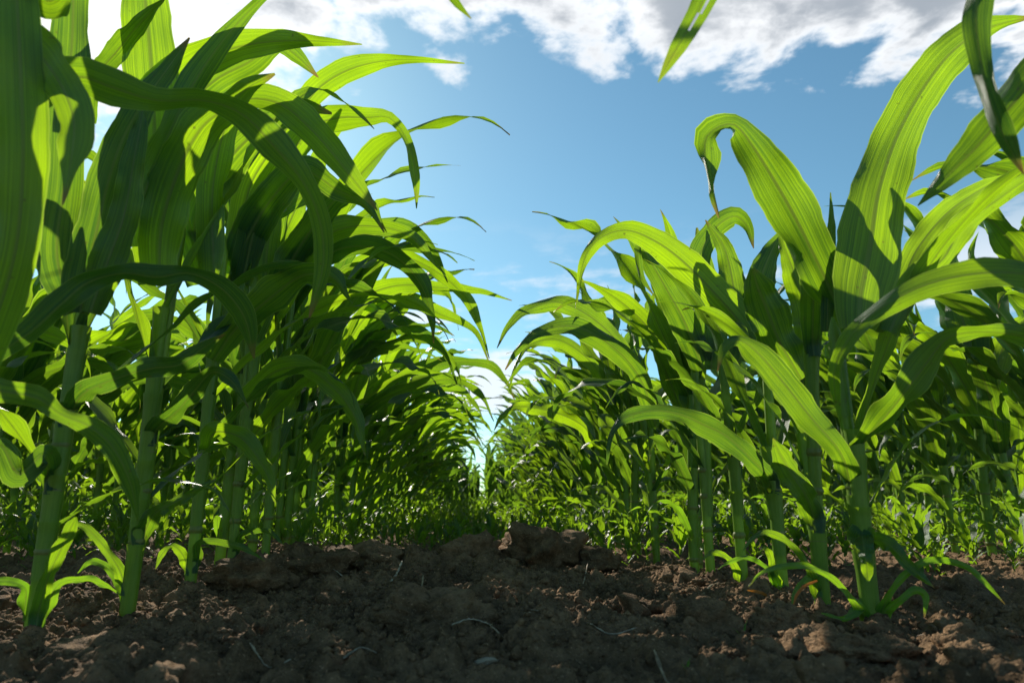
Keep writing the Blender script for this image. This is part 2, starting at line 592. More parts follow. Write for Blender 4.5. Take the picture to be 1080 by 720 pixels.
def plant_geo(seed, H=0.36, bias=None, spread=0.6, r=0.0145, hi=True, upright=1.0, lower=True, wide=1.0, reach=1.0):
    """parts of one maize plant standing at the origin. bias: compass direction the leaves lean to"""
    rng = np.random.default_rng(seed)
    lean = rng.normal(0, 0.012, 2)
    n, na = (34, 9) if hi else (11, 3)
    out = {'lean': lean, 'H': H, 'r': r, 'leaves': [], 'nodes': []}
    zs = [0.030, 0.055, 0.090, 0.135, 0.180, 0.220, 0.250, 0.280, 0.305, 0.325, 0.340]
    zs = [q * H / 0.36 * rng.uniform(0.93, 1.07) for q in zs]
    Ls = [0.10, 0.15, 0.18, 0.23, 0.29, 0.34, 0.37, 0.38, 0.36, 0.30, 0.22]
    Ws = [0.009, 0.013, 0.018, 0.026, 0.037, 0.042, 0.048, 0.052, 0.050, 0.042, 0.026]
    es = [50, 46, 50, 54, 62, 68, 73, 77, 81, 84, 87]
    ds = [95, 100, 105, 110, 108, 98, 88, 72, 50, 28, 8]
    plane = 0.0 if bias is None else bias
    plane += rng.normal(0, 0.3)
    flip = rng.integers(0, 2)
    for i in range(11):
        if i < 2 and not lower: continue
        if not hi and i in (1, 10): continue
        az = plane + math.pi * ((i + flip) % 2) + rng.normal(0, spread)
        if bias is not None and rng.uniform() < 0.24 + 0.6 * (reach - 1.0) and i > 2:
            az = bias + rng.normal(0, 0.55)
        toward = bias is not None and math.cos(az - bias) > 0.6 and 3 < i < 10
        sl = rng.uniform(0.85, 1.18) * H / 0.36 * (reach if toward else 1.0)
        e0 = R(min(88, es[i] * upright + rng.normal(0, 6)) - (45 * (reach - 1.0) if toward else 0))
        dr = R(max(8, ds[i] * rng.uniform(0.35, 1.35) + (110 * (reach - 1.0) if toward else 0)))
        kink = rng.uniform(0.55, 0.8) if rng.uniform() < 0.16 and i > 2 else None
        tw = rng.normal(0, 0.75) if i > 1 else rng.normal(0, 0.4)
        base, rr = stalk_at(zs[i], H, r, lean)
        b = blade(rng, base, az, e0, dr, Ls[i] * sl, wide * Ws[i] * rng.uniform(0.88, 1.12) * (H / 0.36) ** 0.6, rng.uniform(1.7, 3.2),
                  rng.normal(0, 0.45), tw, 2.9 if i < 9 else 3.4, rr if i < 8 else rr * 0.6, n, na, kink, rng.uniform(0.9, 1.9))
        s = None
        if hi and i > 0:
            s = sheath_geo(max(0.004, zs[i] - (0.03 if i < 4 else 0.065) * H / 0.36), zs[i] + 0.004, H, r, lean, rng, 0.0004 + 0.00022 * i)
        out['leaves'].append((i, b, s))
    for q in (zs[1] - .03, zs[4] - 0.06, zs[5] - 0.06):
        out['nodes'].append(max(0.012, q))
    out['stalk'] = stalk_geo(H * 1.02, r, lean, out['nodes'], 14 if hi else 5)
    return out


def plant_tree(g, label, group, loc, rot=0.0, sc=1.0, full=True):
    """maize_plant > stalk (> node_ring), leaf (> sheath)"""
    root = bpy.data.objects.new('maize_plant', None)
    root.empty_display_size = 0.05
    COL.objects.link(root)
    tag(root, label, 'maize plant', group)
    if full:
        st = link('stalk', mesh_from('stalk', *g['stalk'], [STALK]), root)
        for q in g['nodes']:
            link('node_ring', mesh_from('node_ring', *ring_geo(q, g['H'], g['r'], g['lean']), [NODE]), st)
    else:
        ps = [(*g['stalk'], 0)] + [(*ring_geo(q, g['H'], g['r'], g['lean']), 1) for q in g['nodes']]
        V, Fq, UV, M = join(ps)
        st = link('stalk', mesh_from('stalk', V, Fq, UV, [STALK, NODE], M), root)
    for (i, b, s) in g['leaves']:
        mat = BASAL if i < 2 else LEAF
        if full or s is None:
            lf = link('leaf', mesh_from('leaf', *b, [mat]), root)
            if s is not None:
                link('sheath', mesh_from('sheath', *s, [SHEATH]), lf)
        else:
            V, Fq, UV, M = join([(*b, 0), (*s, 1)])
            lf = link('leaf', mesh_from('leaf', V, Fq, UV, [mat, SHEATH], M), root)
    root.location, root.rotation_euler, root.scale = loc, (0, 0, rot), (sc, sc, sc)
    return root


def copy_plant(src, label, group, loc, rot, sc):
    r = src.copy(); COL.objects.link(r)
    r.location, r.rotation_euler, r.scale = loc, (0, 0, rot), (sc, sc, sc)
    r['label'], r['group'] = label, group
    for ch in src.children:
        c = ch.copy(); COL.objects.link(c); c.parent = r
        for gch in ch.children:
            d = gch.copy(); COL.objects.link(d); d.parent = c
    return r


LX, RX, GAP = -0.40, 0.35, 0.75

# ---- the plants nearest the camera: every leaf follows the photograph, at its own distance
# a leaf: [(px, py, width px), ...], depth at base, depth at tip, roll at base, roll at tip
HERO = []


def hero(side, d, label, leaves, H=0.30, r=0.0068, px=None, seed=0, extra=(), material_of=None):
    HERO.append(dict(side=side, d=d, label=label, leaves=leaves, H=H, r=r, px=px, seed=seed, extra=extra))


def hero_leaf(rng, spec, base, stem=None):
    pts, d0, d1, r0, r1 = spec[:5]
    fold0 = spec[5] if len(spec) > 5 else 1.2
    n = len(pts)
    ds = np.linspace(d0, d1, n)
    P = np.array([at(p[0], p[1], d) for p, d in zip(pts, ds)])
    W = np.array([p[2] * d / F for p, d in zip(pts, ds)])
    roll = np.radians(np.linspace(r0, r1, n))
    W = W / np.maximum(np.abs(np.cos(roll)), 0.8)
    if np.mean([p[1] for p in pts]) > 545:
        W = W * 0.72
    wrap = None
    if stem is not None:
        H, r, lean = stem
        z0 = P[0][2] - base[2]
        c, rr = stalk_at(float(np.clip(z0, 0.012, H * 0.93)), H, r, lean)
        if np.hypot(*(P[0] - base - c)[:2]) < 0.05 and z0 < H * 1.25:
            out = P[min(3, n - 1)] - base - c
            out[2] = 0
            out = unit(out)
            rr = max(rr, 0.004) + 0.0012
            q0 = base + c + out * rr
            P = np.concatenate([[q0 - np.array([0, 0, .016]), q0], P[1:]])
            kw = 1.0 if z0 > 0.07 else 0.55
            W = np.concatenate([[rr * 2.6 * kw, max(W[0], rr * 3.0 * kw)], W[1:]])
            roll = np.concatenate([[roll[0]], roll])
            wrap = -out + np.array([0, 0, 0.25])
    C, (Ws, rs), t = spline(P, 44, (W, roll))
    Ws = np.maximum(Ws, 0.0006)
    T = unit(np.gradient(C, axis=0))
    view = unit(C - np.array([0, 0, CAM_Z]))
    S = unit(np.cross(T, view))
    N = np.cross(S, T)
    # keep the upper surface pointing up where the leaf runs level
    if (N[:, 2] * (1 - np.abs(T[:, 2]))).sum() < 0:
        N = -N
    S = np.cross(T, N)
    N = N * np.cos(rs)[:, None] + S * np.sin(rs)[:, None]
    fold = 0.5 + (fold0 - 0.5) * np.exp(-t / 0.08)
    if wrap is not None:
        if (N[8] * wrap).sum() < -0.3:
            N = -N
        k = np.exp(-(t / 0.13) ** 2)[:, None]
        N = unit(N * (1 - k) + wrap * k)
        fold = 0.5 + 2.3 * np.exp(-(t / 0.12) ** 2)
    V, Fq, UV = ribbon(C, N, Ws, fold, rng, spec[6] if len(spec) > 6 else (1.1 if W.max() > 0.012 else 0.6), 11)
    return V - base, Fq, UV


# left row
hero('L', 0.43, 'maize plant at the left edge, broad pale leaf filling the top corner', [
    ([(-60, 470, 30), (-10, 350, 40), (16, 265, 42), (24, 175, 46), (22, 80, 44), (16, -30, 38), (10, -120, 20), (0, -160, 2)], .44, .43, 5, -10),
    ([(-70, -40, 40), (-20, 8, 40), (30, 45, 42), (62, 85, 40), (78, 125, 34), (76, 165, 20), (66, 216, 2)], .46, .42, 10, 35),
    ([(-60, 170, 30), (-10, 128, 30), (40, 97, 40), (80, 80, 38), (118, 92, 38), (165, 106, 22), (215, 106, 24), (255, 120, 30), (290, 155, 32), (322, 195, 22), (338, 235, 22), (341, 280, 18), (326, 335, 2)], .46, .56, 20, 25),
    ([(-20, 395, 14), (0, 372, 16), (32, 350, 22), (65, 320, 26), (92, 298, 24), (130, 288, 18), (165, 292, 22), (200, 288, 16), (235, 305, 24), (258, 335, 22), (268, 378, 2)], .46, .60, 35, 15),
    ([(60, -60, 20), (40, -20, 42), (50, 0, 40), (70, -10, 18), (95, -30, 2)], .44, .44, 25, 40),
    ([(-60, 400, 26), (0, 412, 24), (40, 420, 24), (64, 437, 14), (95, 450, 20), (118, 470, 24), (136, 505, 18), (146, 548, 2)], .44, .52, 20, -20),
    ([(350, -260, 20), (420, -120, 30), (468, -20, 14), (482, 4, 8), (497, 20, 1)], .42, .45, 10, 0),
], H=0.34, px=-190, seed=1)
hero('L', 0.57, 'maize plant second from the left edge, its thick stalk rising from dark soil', [
    ([(78, 330, 30), (60, 270, 40), (68, 190, 34), (70, 110, 32), (76, 40, 34), (78, -30, 26), (84, -90, 2)], .57, .60, 0, 20, 2.4),
    ([(84, 330, 34), (100, 250, 40), (112, 200, 36), (128, 150, 32), (150, 110, 28), (175, 75, 18), (200, 40, 2)], .57, .62, 30, -25, 2.4),
    ([(95, 330, 26), (112, 280, 34), (130, 230, 30), (142, 165, 22), (150, 120, 10), (152, 90, 1)], .57, .60, -10, 20, 2.4),
    ([(60, 425, 24), (92, 412, 22), (125, 398, 18), (160, 388, 20), (190, 384, 22), (215, 366, 12), (238, 352, 1)], .57, .60, 15, 30),
    ([(40, 645, 12), (52, 605, 18), (66, 575, 22), (76, 553, 14), (80, 545, 3)], .56, .55, 10, 30, 1.5),
    ([(45, 632, 8), (25, 618, 11), (0, 612, 12), (-30, 620, 6), (-50, 635, 1)], .57, .56, 10, 20, 1.5),
    ([(48, 640, 6), (62, 616, 11), (85, 610, 9), (106, 614, 8), (127, 627, 1)], .57, .60, 15, 30, 1.5),
    ([(70, 500, 16), (45, 480, 22), (20, 500, 22), (0, 470, 18), (-20, 500, 4)], .57, .55, 20, 40),
], H=0.36, px=38, seed=2, r=0.0068)
hero('L', 0.68, 'tall maize plant third from the left edge, two pale leaves standing against the cloud', [
    ([(160, 300, 34), (158, 220, 40), (163, 150, 46), (160, 75, 52), (154, 10, 48), (148, -40, 36), (140, -110, 2)], .69, .70, 0, 0, 2.6),
    ([(95, 130, 12), (98, 88, 16), (125, 52, 22), (150, 22, 14), (176, -4, 1)], .72, .66, 0, 20),
    ([(150, 260, 30), (140, 170, 34), (152, 118, 36), (185, 82, 38), (225, 58, 36), (268, 46, 28), (320, 43, 15), (382, 47, 1)], .68, .74, 20, 10, 2.4),
    ([(168, 300, 34), (170, 240, 44), (188, 180, 46), (212, 135, 42), (240, 112, 30), (262, 92, 18), (290, 78, 2)], .67, .66, 0, 25, 2.4),
    ([(165, 450, 20), (188, 432, 18), (206, 410, 18), (225, 392, 14), (245, 402, 10), (262, 430, 1)], .68, .66, 35, 20),
    ([(150, 560, 12), (165, 540, 14), (190, 527, 10), (215, 512, 6), (228, 505, 1)], .68, .70, 15, 10, 1.5),
    ([(128, 610, 8), (116, 585, 12), (100, 565, 12), (84, 552, 10), (70, 560, 1)], .68, .66, 15, 10, 1.5),
    ([(130, 622, 8), (115, 600, 10), (96, 592, 9), (82, 604, 1)], .68, .70, 15, 10, 1.5),
], H=0.40, px=135, seed=3, r=0.0068)
hero('L', 0.80, 'maize plant fourth from the left edge with long leaves arching right across the sky', [
    ([(215, 290, 26), (190, 200, 34), (185, 130, 30), (225, 86, 32), (262, 66, 30), (293, 47, 18), (312, 58, 16), (336, 82, 1)], .80, .84, 25, -10, 2.4),
    ([(212, 300, 34), (205, 240, 44), (222, 195, 46), (250, 158, 40), (285, 128, 30), (318, 112, 18), (350, 120, 2)], .80, .84, 0, 15, 2.4),
    ([(225, 290, 26), (225, 190, 30), (250, 110, 24), (292, 108, 30), (330, 138, 32), (364, 178, 24), (398, 222, 1)], .79, .76, 30, 10, 2.4),
    ([(225, 380, 20), (250, 345, 30), (290, 310, 34), (320, 290, 26), (350, 292, 16), (372, 320, 1)], .80, .76, 20, 35),
    ([(206, 470, 18), (228, 455, 20), (255, 462, 20), (282, 500, 12), (290, 530, 1)], .80, .78, 30, 20),
    ([(197, 590, 6), (210, 572, 9), (235, 572, 10), (262, 580, 7), (280, 592, 1)], .80, .78, 15, 20, 1.5),
    ([(196, 592, 6), (182, 575, 9), (170, 585, 8), (164, 600, 1)], .80, .78, 15, 20, 1.5),
], H=0.42, px=198, seed=4, r=0.0068)
hero('L', 0.92, 'maize plant whose thin leaf tip reaches farthest right beneath the cloud', [
    ([(250, 290, 26), (262, 200, 30), (292, 150, 28), (320, 112, 26), (342, 88, 26), (378, 70, 22), (425, 63, 10), (490, 67, 1)], .92, .98, 20, 0, 2.4),
    ([(255, 300, 28), (275, 220, 32), (305, 165, 28), (330, 134, 26), (358, 124, 30), (388, 124, 18), (410, 124, 10), (428, 145, 11), (438, 180, 10), (439, 220, 1)], .92, .90, 10, 20, 2.4),
    ([(245, 300, 32), (262, 250, 38), (290, 205, 36), (320, 180, 28), (355, 200, 20), (385, 216, 10), (405, 245, 1)], .92, .90, 0, 30, 2.4),
    ([(260, 420, 18), (290, 392, 22), (322, 388, 20), (352, 408, 20), (375, 440, 14), (385, 480, 1)], .92, .88, 30, 20),
    ([(240, 580, 6), (258, 562, 9), (282, 560, 8), (300, 575, 1)], .92, .9, 15, 20, 1.5),
], H=0.42, px=240, seed=5, r=0.0066)
hero('L', 1.03, 'maize plant sixth from the left edge, leaves spraying right from behind its neighbours', [
    ([(285, 320, 22), (320, 270, 28), (350, 245, 24), (385, 238, 20), (430, 248, 14), (470, 290, 1)], 1.03, 1.05, 25, 10, 2.2),
    ([(283, 330, 26), (305, 280, 32), (330, 240, 30), (362, 205, 22), (388, 215, 12), (408, 245, 1)], 1.03, 1.0, 10, 25, 2.2),
    ([(280, 330, 28), (282, 260, 34), (296, 200, 30), (320, 150, 18), (338, 110, 2)], 1.03, 1.08, 0, 20, 2.2),
], H=0.42, px=275, seed=6, r=0.0066)
# right row
hero('R', 0.42, 'maize plant past the right edge, blurred leaves hanging into the upper corner', [
    ([(1190, 60, 30), (1120, -90, 34), (1050, -60, 30), (1030, 10, 26), (1034, 60, 20), (1046, 110, 20), (1062, 150, 16), (1080, 184, 1)], .42, .42, 15, 30),
    ([(1210, 160, 26), (1160, 60, 34), (1110, 65, 44), (1070, 108, 46), (1035, 150, 38), (1000, 185, 22), (968, 217, 1)], .44, .55, 15, 5),
    ([(1180, 330, 26), (1120, 298, 28), (1070, 288, 30), (1020, 290, 30), (970, 303, 26), (925, 328, 20), (895, 358, 16), (880, 395, 12), (888, 455, 1)], .46, .56, 15, 25),
    ([(1170, -100, 30), (1000, -380, 40), (840, -260, 44), (770, -60, 36), (735, 15, 24), (712, 55, 16), (694, 87, 1)], .42, .42, 20, 10),
], H=0.34, px=1300, seed=11)
hero('R', 0.61, 'nearest maize plant right of the gap, one broad yellow-green leaf standing highest', [
    ([(905, 345, 46), (908, 310, 60), (917, 262, 64), (927, 200, 56), (950, 135, 46), (990, 70, 44), (1025, 38, 34), (1060, 24, 14), (1092, 18, 1)], .61, .66, 0, 10, 2.6, 0.8),
    ([(925, 350, 22), (948, 305, 24), (968, 262, 26), (1000, 224, 26), (1035, 200, 18), (1066, 184, 2)], .62, .74, -10, 10, 2.6),
    ([(938, 350, 24), (962, 300, 26), (995, 272, 26), (1014, 240, 24), (1050, 212, 20), (1090, 186, 10), (1130, 176, 1)], .61, .64, 15, 30, 2.6),
    ([(908, 505, 20), (885, 475, 22), (855, 440, 28), (825, 402, 30), (797, 370, 24), (778, 358, 12), (764, 366, 10), (757, 392, 1)], .60, .62, 5, 30, 2.2),
    ([(922, 470, 16), (945, 425, 26), (975, 385, 30), (1000, 356, 18), (1040, 350, 14), (1090, 358, 18), (1130, 380, 2)], .60, .58, 40, 20, 2.0),
    ([(924, 572, 12), (938, 574, 20), (955, 592, 17), (972, 608, 11), (986, 620, 1)], .60, .57, 20, 0, 1.6),
    ([(914, 566, 15), (913, 585, 17), (915, 604, 15), (916, 612, 3)], .59, .585, 5, 5, 1.2),
    ([(912, 652, 7), (897, 630, 9), (876, 608, 9), (850, 597, 9), (822, 597, 8), (802, 605, 5), (789, 618, 1)], .60, .58, 5, 20, 1.6),
    ([(930, 652, 8), (937, 628, 9), (955, 606, 10), (982, 590, 10), (1018, 597, 9), (1040, 615, 7), (1060, 637, 1)], .60, .56, 10, 10, 1.6),
    ([(936, 652, 6), (950, 632, 9), (966, 622, 11), (976, 628, 10), (975, 650, 2)], .59, .58, 10, 0, 1.4),
    ([(905, 640, 5), (890, 652, 6), (874, 648, 5), (866, 646, 1)], .60, .59, 20, 20, 1.4),
], H=0.27, px=918, seed=12, r=0.0068)
hero('R', 0.69, 'maize plant second right of the gap with one twisted leaf folding over at its tip', [
    ([(893, 350, 34), (878, 310, 40), (858, 268, 46), (838, 228, 50), (815, 188, 46), (792, 152, 36), (775, 132, 26), (758, 134, 20), (744, 148, 18), (748, 188, 12), (759, 230, 1)], .69, .66, -25, 40, 2.4, 2.0),
    ([(868, 350, 22), (858, 300, 28), (855, 245, 28), (848, 210, 18), (837, 182, 2)], .70, .73, 0, 10, 2.4),
    ([(872, 350, 12), (874, 290, 13), (877, 240, 8), (876, 203, 1)], .69, .70, 10, 10, 2.0),
    ([(866, 545, 14), (848, 520, 22), (835, 500, 24), (822, 478, 18), (815, 462, 2)], .69, .66, 20, 40, 1.8),
    ([(868, 625, 7), (852, 597, 10), (832, 572, 10), (808, 561, 9), (793, 568, 6), (784, 580, 1)], .685, .66, 5, 15, 1.6),
    ([(862, 612, 5), (848, 612, 7), (838, 625, 6), (835, 640, 1)], .685, .66, 5, 15, 1.4),
], H=0.28, px=868, seed=13, r=0.0068)
hero('R', 0.79, 'maize plant third right of the gap with a long lower leaf arching toward the path', [
    ([(812, 505, 14), (790, 482, 20), (766, 460, 24), (742, 448, 22), (717, 437, 18), (690, 433, 14), (660, 440, 12), (645, 458, 7), (640, 490, 1)], .78, .74, 30, 20, 2.0),
    ([(845, 400, 28), (822, 360, 40), (808, 325, 42), (798, 300, 28), (794, 283, 4)], .78, .76, 10, 10, 2.0),
    ([(850, 380, 20), (850, 330, 28), (838, 290, 24), (828, 262, 12), (822, 240, 1)], .80, .82, 0, 10, 2.2),
    ([(823, 630, 6), (815, 600, 10), (812, 584, 10), (806, 578, 5), (800, 582, 1)], .78, .77, 5, 10, 1.4),
    ([(822, 628, 6), (810, 600, 7), (790, 588, 7), (770, 592, 5), (757, 600, 1)], .78, .77, 5, 10, 1.4),
], H=0.28, px=827, seed=14, r=0.0068)
hero('R', 0.905, 'maize plant fourth right of the gap, long leaf bowed to a drooping left tip', [
    ([(800, 370, 26), (780, 340, 36), (752, 308, 38), (718, 274, 32), (690, 254, 28), (660, 243, 20), (632, 252, 14), (616, 275, 9), (607, 325, 1)], .90, .86, 10, 20, 2.2, 0.6),
    ([(785, 370, 22), (775, 310, 28), (764, 262, 18), (744, 232, 1)], .905, .95, 0, 15, 2.2),
    ([(780, 380, 28), (795, 330, 30), (803, 292, 28), (815, 262, 18), (828, 240, 2)], .905, .92, 5, 10, 2.2),
    ([(783, 610, 5), (770, 590, 8), (752, 582, 8), (738, 592, 1)], .9, .88, 5, 10, 1.4),
], H=0.31, px=786, seed=15, r=0.0068)
hero('R', 1.03, 'maize plant fifth right of the gap, a narrow leaf tip hooked over above its neighbours', [
    ([(745, 380, 22), (735, 320, 26), (738, 270, 26), (755, 240, 22), (775, 228, 18), (788, 238, 12), (795, 262, 1)], 1.03, 1.05, 5, 15, 2.2),
    ([(742, 390, 26), (722, 340, 30), (700, 300, 24), (686, 276, 18), (674, 258, 10), (676, 290, 6), (690, 312, 1)], 1.03, 1.0, 5, 15, 2.2),
    ([(750, 390, 26), (752, 330, 30), (742, 280, 22), (735, 240, 2)], 1.03, 1.06, 0, 10, 2.2),
], H=0.32, px=752, seed=16, r=0.0068)


FULL = (21, 22, 23, 24, 25, 26, 27, 28)
hero('L', 1.30, 'left row maize plant whose paired leaves arch and hang side by side', [
    ([(291, 370, 16), (312, 310, 22), (345, 266, 24), (388, 243, 22), (431, 243, 17), (456, 264, 10), (472, 298, 1)], 1.30, 1.32, 20, 30, 2.2),
    ([(291, 360, 16), (318, 300, 22), (352, 265, 24), (388, 260, 24), (420, 272, 20), (444, 300, 15), (455, 332, 9), (457, 362, 1)], 1.30, 1.26, 20, 40, 2.2),
], H=0.40, r=0.0066, px=287, seed=21)
hero('L', 1.50, 'maize plant of the left row with two thin leaves stretching right across the gap', [
    ([(320, 370, 14), (345, 318, 19), (380, 283, 20), (418, 270, 19), (455, 283, 15), (489, 311, 10), (505, 342, 6), (516, 378, 1)], 1.50, 1.46, 25, 35, 2.2),
    ([(320, 385, 14), (346, 345, 19), (380, 315, 20), (418, 301, 18), (462, 303, 12), (507, 307, 6), (540, 317, 1)], 1.50, 1.55, 30, 20, 2.2),
], H=0.40, r=0.0066, px=316, seed=22)
hero('L', 1.80, 'maize plant of the left row with a wavy leaf drooping midway along the gap', [
    ([(352, 400, 12), (368, 360, 16), (394, 326, 17), (428, 314, 16), (464, 331, 12), (500, 348, 7), (516, 382, 1)], 1.80, 1.76, 25, 35, 2.2),
    ([(352, 410, 12), (372, 375, 16), (402, 352, 16), (440, 350, 12), (468, 372, 7), (482, 405, 1)], 1.80, 1.78, 20, 35, 2.2),
], H=0.42, r=0.0066, px=348, seed=23)
hero('L', 2.10, 'maize plant of the left row whose lowest arching leaf tip nearly meets the right row', [
    ([(375, 440, 10), (392, 410, 14), (428, 393, 15), (480, 382, 12), (516, 385, 8), (533, 402, 5), (543, 422, 1)], 2.10, 2.05, 25, 35, 2.2),
    ([(375, 445, 10), (398, 425, 14), (432, 410, 14), (472, 400, 11), (503, 412, 6), (521, 444, 1)], 2.10, 2.05, 25, 35, 2.2),
], H=0.42, r=0.0066, px=371, seed=24)
hero('R', 1.35, 'maize plant of the right row with a long leaf bowing left into the gap', [
    ([(692, 450, 14), (678, 405, 20), (652, 371, 22), (608, 345, 20), (568, 350, 12), (548, 366, 7), (533, 390, 1)], 1.35, 1.30, 25, 30, 2.2),
], H=0.34, r=0.0066, px=695, seed=25)
hero('R', 1.50, 'maize plant of the right row whose highest leaf curves left to a hanging tip', [
    ([(673, 420, 13), (660, 375, 18), (633, 342, 20), (590, 319, 17), (552, 329, 10), (536, 345, 6), (524, 367, 1)], 1.50, 1.45, 25, 30, 2.2),
], H=0.36, r=0.0066, px=676, seed=26)
hero('R', 1.80, 'maize plant of the right row with a narrow hooked leaf beside the sky gap', [
    ([(645, 450, 11), (640, 415, 15), (626, 385, 16), (590, 359, 14), (558, 364, 8), (545, 382, 5), (537, 410, 1)], 1.80, 1.76, 25, 30, 2.2),
], H=0.37, r=0.0066, px=648, seed=27)
hero('R', 2.10, 'maize plant of the right row with a level wavy leaf low beside the sky gap', [
    ([(626, 470, 10), (616, 450, 13), (582, 434, 14), (542, 429, 9), (530, 438, 5), (521, 454, 1)], 2.10, 2.05, 30, 30, 2.2),
], H=0.38, r=0.0066, px=628, seed=28)


def build_hero(hp):
    global TOP
    TOP = 0.95
    d = hp['d']
    row = LX if hp['side'] == 'L' else RX
    b0 = at(hp['px'], 640, d)
    base = np.array([b0[0], b0[1], 0.0])
    base[2] = gl(base[0], base[1])
    rng = np.random.default_rng(hp['seed'])
    root = bpy.data.objects.new('maize_plant', None)
    root.empty_display_size = 0.05
    COL.objects.link(root)
    root.location = base
    tag(root, hp['label'], 'maize plant', 'maize plants of the left row' if hp['side'] == 'L' else 'maize plants of the right row')
    H, r = hp['H'] * 1.08, hp['r']
    lean = rng.normal(0, 0.006, 2)
    nodes = [0.03, 0.075, 0.125, 0.165, 0.215]
    st = link('stalk', mesh_from('stalk', *stalk_geo(H, r, lean, nodes, 18), [STALK]), root)
    for q in nodes[1:4]:
        link('node_ring', mesh_from('node_ring', *ring_geo(q, H, r, lean), [NODE]), st)
    k = 0
    for spec in hp['leaves']:
        b = hero_leaf(rng, spec, base, (H, r, lean))
        low = np.mean([p[1] for p in spec[0]]) > 600
        if hp['seed'] == 11 and spec is hp['leaves'][3]:
            gone = [356, 365, 374, 377, 386, 368, 395, 346]
            b = (b[0], np.delete(b[1], gone, axis=0), b[2])
        lf = link('leaf', mesh_from('leaf', *b, [BASAL if low else LEAF]), root)
        c0 = b[0][5]                                   # middle of the blade's first row
        zt = float(np.clip(c0[2], 0.02, H * 0.97))
        if math.hypot(c0[0], c0[1]) < 0.06 and zt > 0.05:
            link('sheath', mesh_from('sheath', *sheath_geo(max(0.004, zt - (0.095 if spec[0][0][2] >= 28 else 0.07)), zt + 0.003, H, r, lean, rng, 0.0036 if spec[0][0][2] >= 28 else 0.0004 + 0.00022 * min(k, 4)), [SHEATH]), lf)
            k += 1
    fill = ((1, 2, 3, 4, 5, 6, 7, 10) if hp['side'] == 'L' else (1, 2, 3, 4, 9, 10)) if hp['seed'] in FULL else (2, 3, 4, 5, 6) if hp['side'] == 'L' else (3, 4, 5)
    for (i, b, s) in plant_geo(hp['seed'] + 500, H / 1.02, 0.1 if hp['side'] == 'L' else math.pi, 0.8, r, wide=1.0 if hp['seed'] in FULL else 0.68)['leaves']:
        if i in fill and abs(hp['px'] - 540) < 520:
            lf = link('leaf', mesh_from('leaf', *b, [LEAF]), root)
            link('sheath', mesh_from('sheath', *s, [SHEATH]), lf)
    return root


hero_roots = [build_hero(hp) for hp in HERO]
TOP = 0.5

# one withered basal leaf beside two stalks of the right row
rngw = np.random.default_rng(5)
for root, pts, d in ((hero_roots[8], [(862, 612, 3), (850, 617, 4), (841, 626, 4), (836, 640, 1)], .66), (hero_roots[9], [(818, 636, 3), (806, 626, 4), (796, 623, 4), (788, 622, 1)], .76)):
    b = hero_leaf(rngw, (pts, d, d - .01, 10, 20, 1.0), np.array(root.location))
    lf = link('leaf', mesh_from('leaf', *b, [WITHERED]), root)
    lf['label'] = 'withered orange basal leaf'

# ---- the rest of the field
ROWS_L, ROWS_R = 'maize plants of the left row', 'maize plants of the right row'
rnd = random.Random(7)
# prototypes (full detail): leaning right for the left row, both ways for the right row
left_geo = [plant_geo(100 + i, 0.40, 0.0, 0.55, 0.0076, reach=1.28, wide=1.1) for i in range(6)]
right_geo = [plant_geo(200 + i, 0.345, math.pi, 0.6, 0.0072, upright=1.04, reach=1.12, wide=1.12) for i in range(6)]
protos = {}


def place(kind, i, label, group, x, y, rot, sc, full):
    key = (kind, i, full)
    loc = (x, y, gl(x, y) + 0.002)
    if key not in protos:
        g = {'L': left_geo, 'R': right_geo}[kind][i]
        protos[key] = plant_tree(g, label, group, loc, rot, sc, full)
        return protos[key]
    return copy_plant(protos[key], label, group, loc, rot, sc)


ORD = ['first', 'second', 'third', 'fourth', 'fifth', 'sixth', 'seventh', 'eighth', 'ninth', 'tenth', 'eleventh', 'twelfth', 'thirteenth', 'fourteenth']
used = {}


def row(kind, x0, ys, labeler, group, y_full, big=1.0):
    last = -1
    ys = [y for y in ys if big != 1.001 or min(abs(y - q) for q in (1.30, 1.50, 1.80, 2.10) + ((1.35,) if kind == 'R' else ())) > 0.05]
    for j, y in enumerate(ys):
        i = rnd.randrange(6)
        if i == last: i = (i + 1) % 6
        last = i
        grow = 1.0 + 0.05 * min(max(y - 1.0, 0), 3)
        place(kind, i, labeler(j, y), group, x0 + rnd.gauss(0, 0.012), y, rnd.gauss(0, 0.30), big * grow * rnd.uniform(0.92, 1.08), y < y_full)


def ys(a, b, step):
    out, y = [], a
    while y < b:
        out.append(y + rnd.uniform(-0.02, 0.02))
        y += step * rnd.uniform(0.88, 1.14)
    return out


def lab_main(side, first):
    def f(j, y):
        return 'green maize plant tangled among its neighbours farther along the %s row beside the soil' % side
    return f


row('L', LX, ys(1.13, 5.0, 0.105), lab_main('left', 6), ROWS_L, 2.4, 1.001)
row('R', RX, ys(1.13, 5.0, 0.105), lab_main('right', 6), ROWS_R, 2.4, 1.001)
row('L', LX - GAP, ys(0.50, 4.8, 0.115), lambda j, y: 'maize plant standing in the next row behind the left row, partly hidden by it', 'maize plants of the row behind the left row', 0.0, 1.08)
row('R', RX + GAP, ys(0.80, 4.6, 0.10), lambda j, y: 'maize plant standing in the next row behind the right row, seen between its stalks', 'maize plants of the row behind the right row', 0.0, 1.17)
row('L', LX - 2 * GAP, ys(1.2, 4.8, 0.12), lambda j, y: 'maize plant two rows behind the left row, seen through gaps', 'maize plants two rows behind the left row', 0.0)
row('R', RX + 2 * GAP, ys(1.2, 4.8, 0.12), lambda j, y: 'maize plant two rows behind the right row, seen through gaps', 'maize plants two rows behind the right row', 0.0, 1.20)

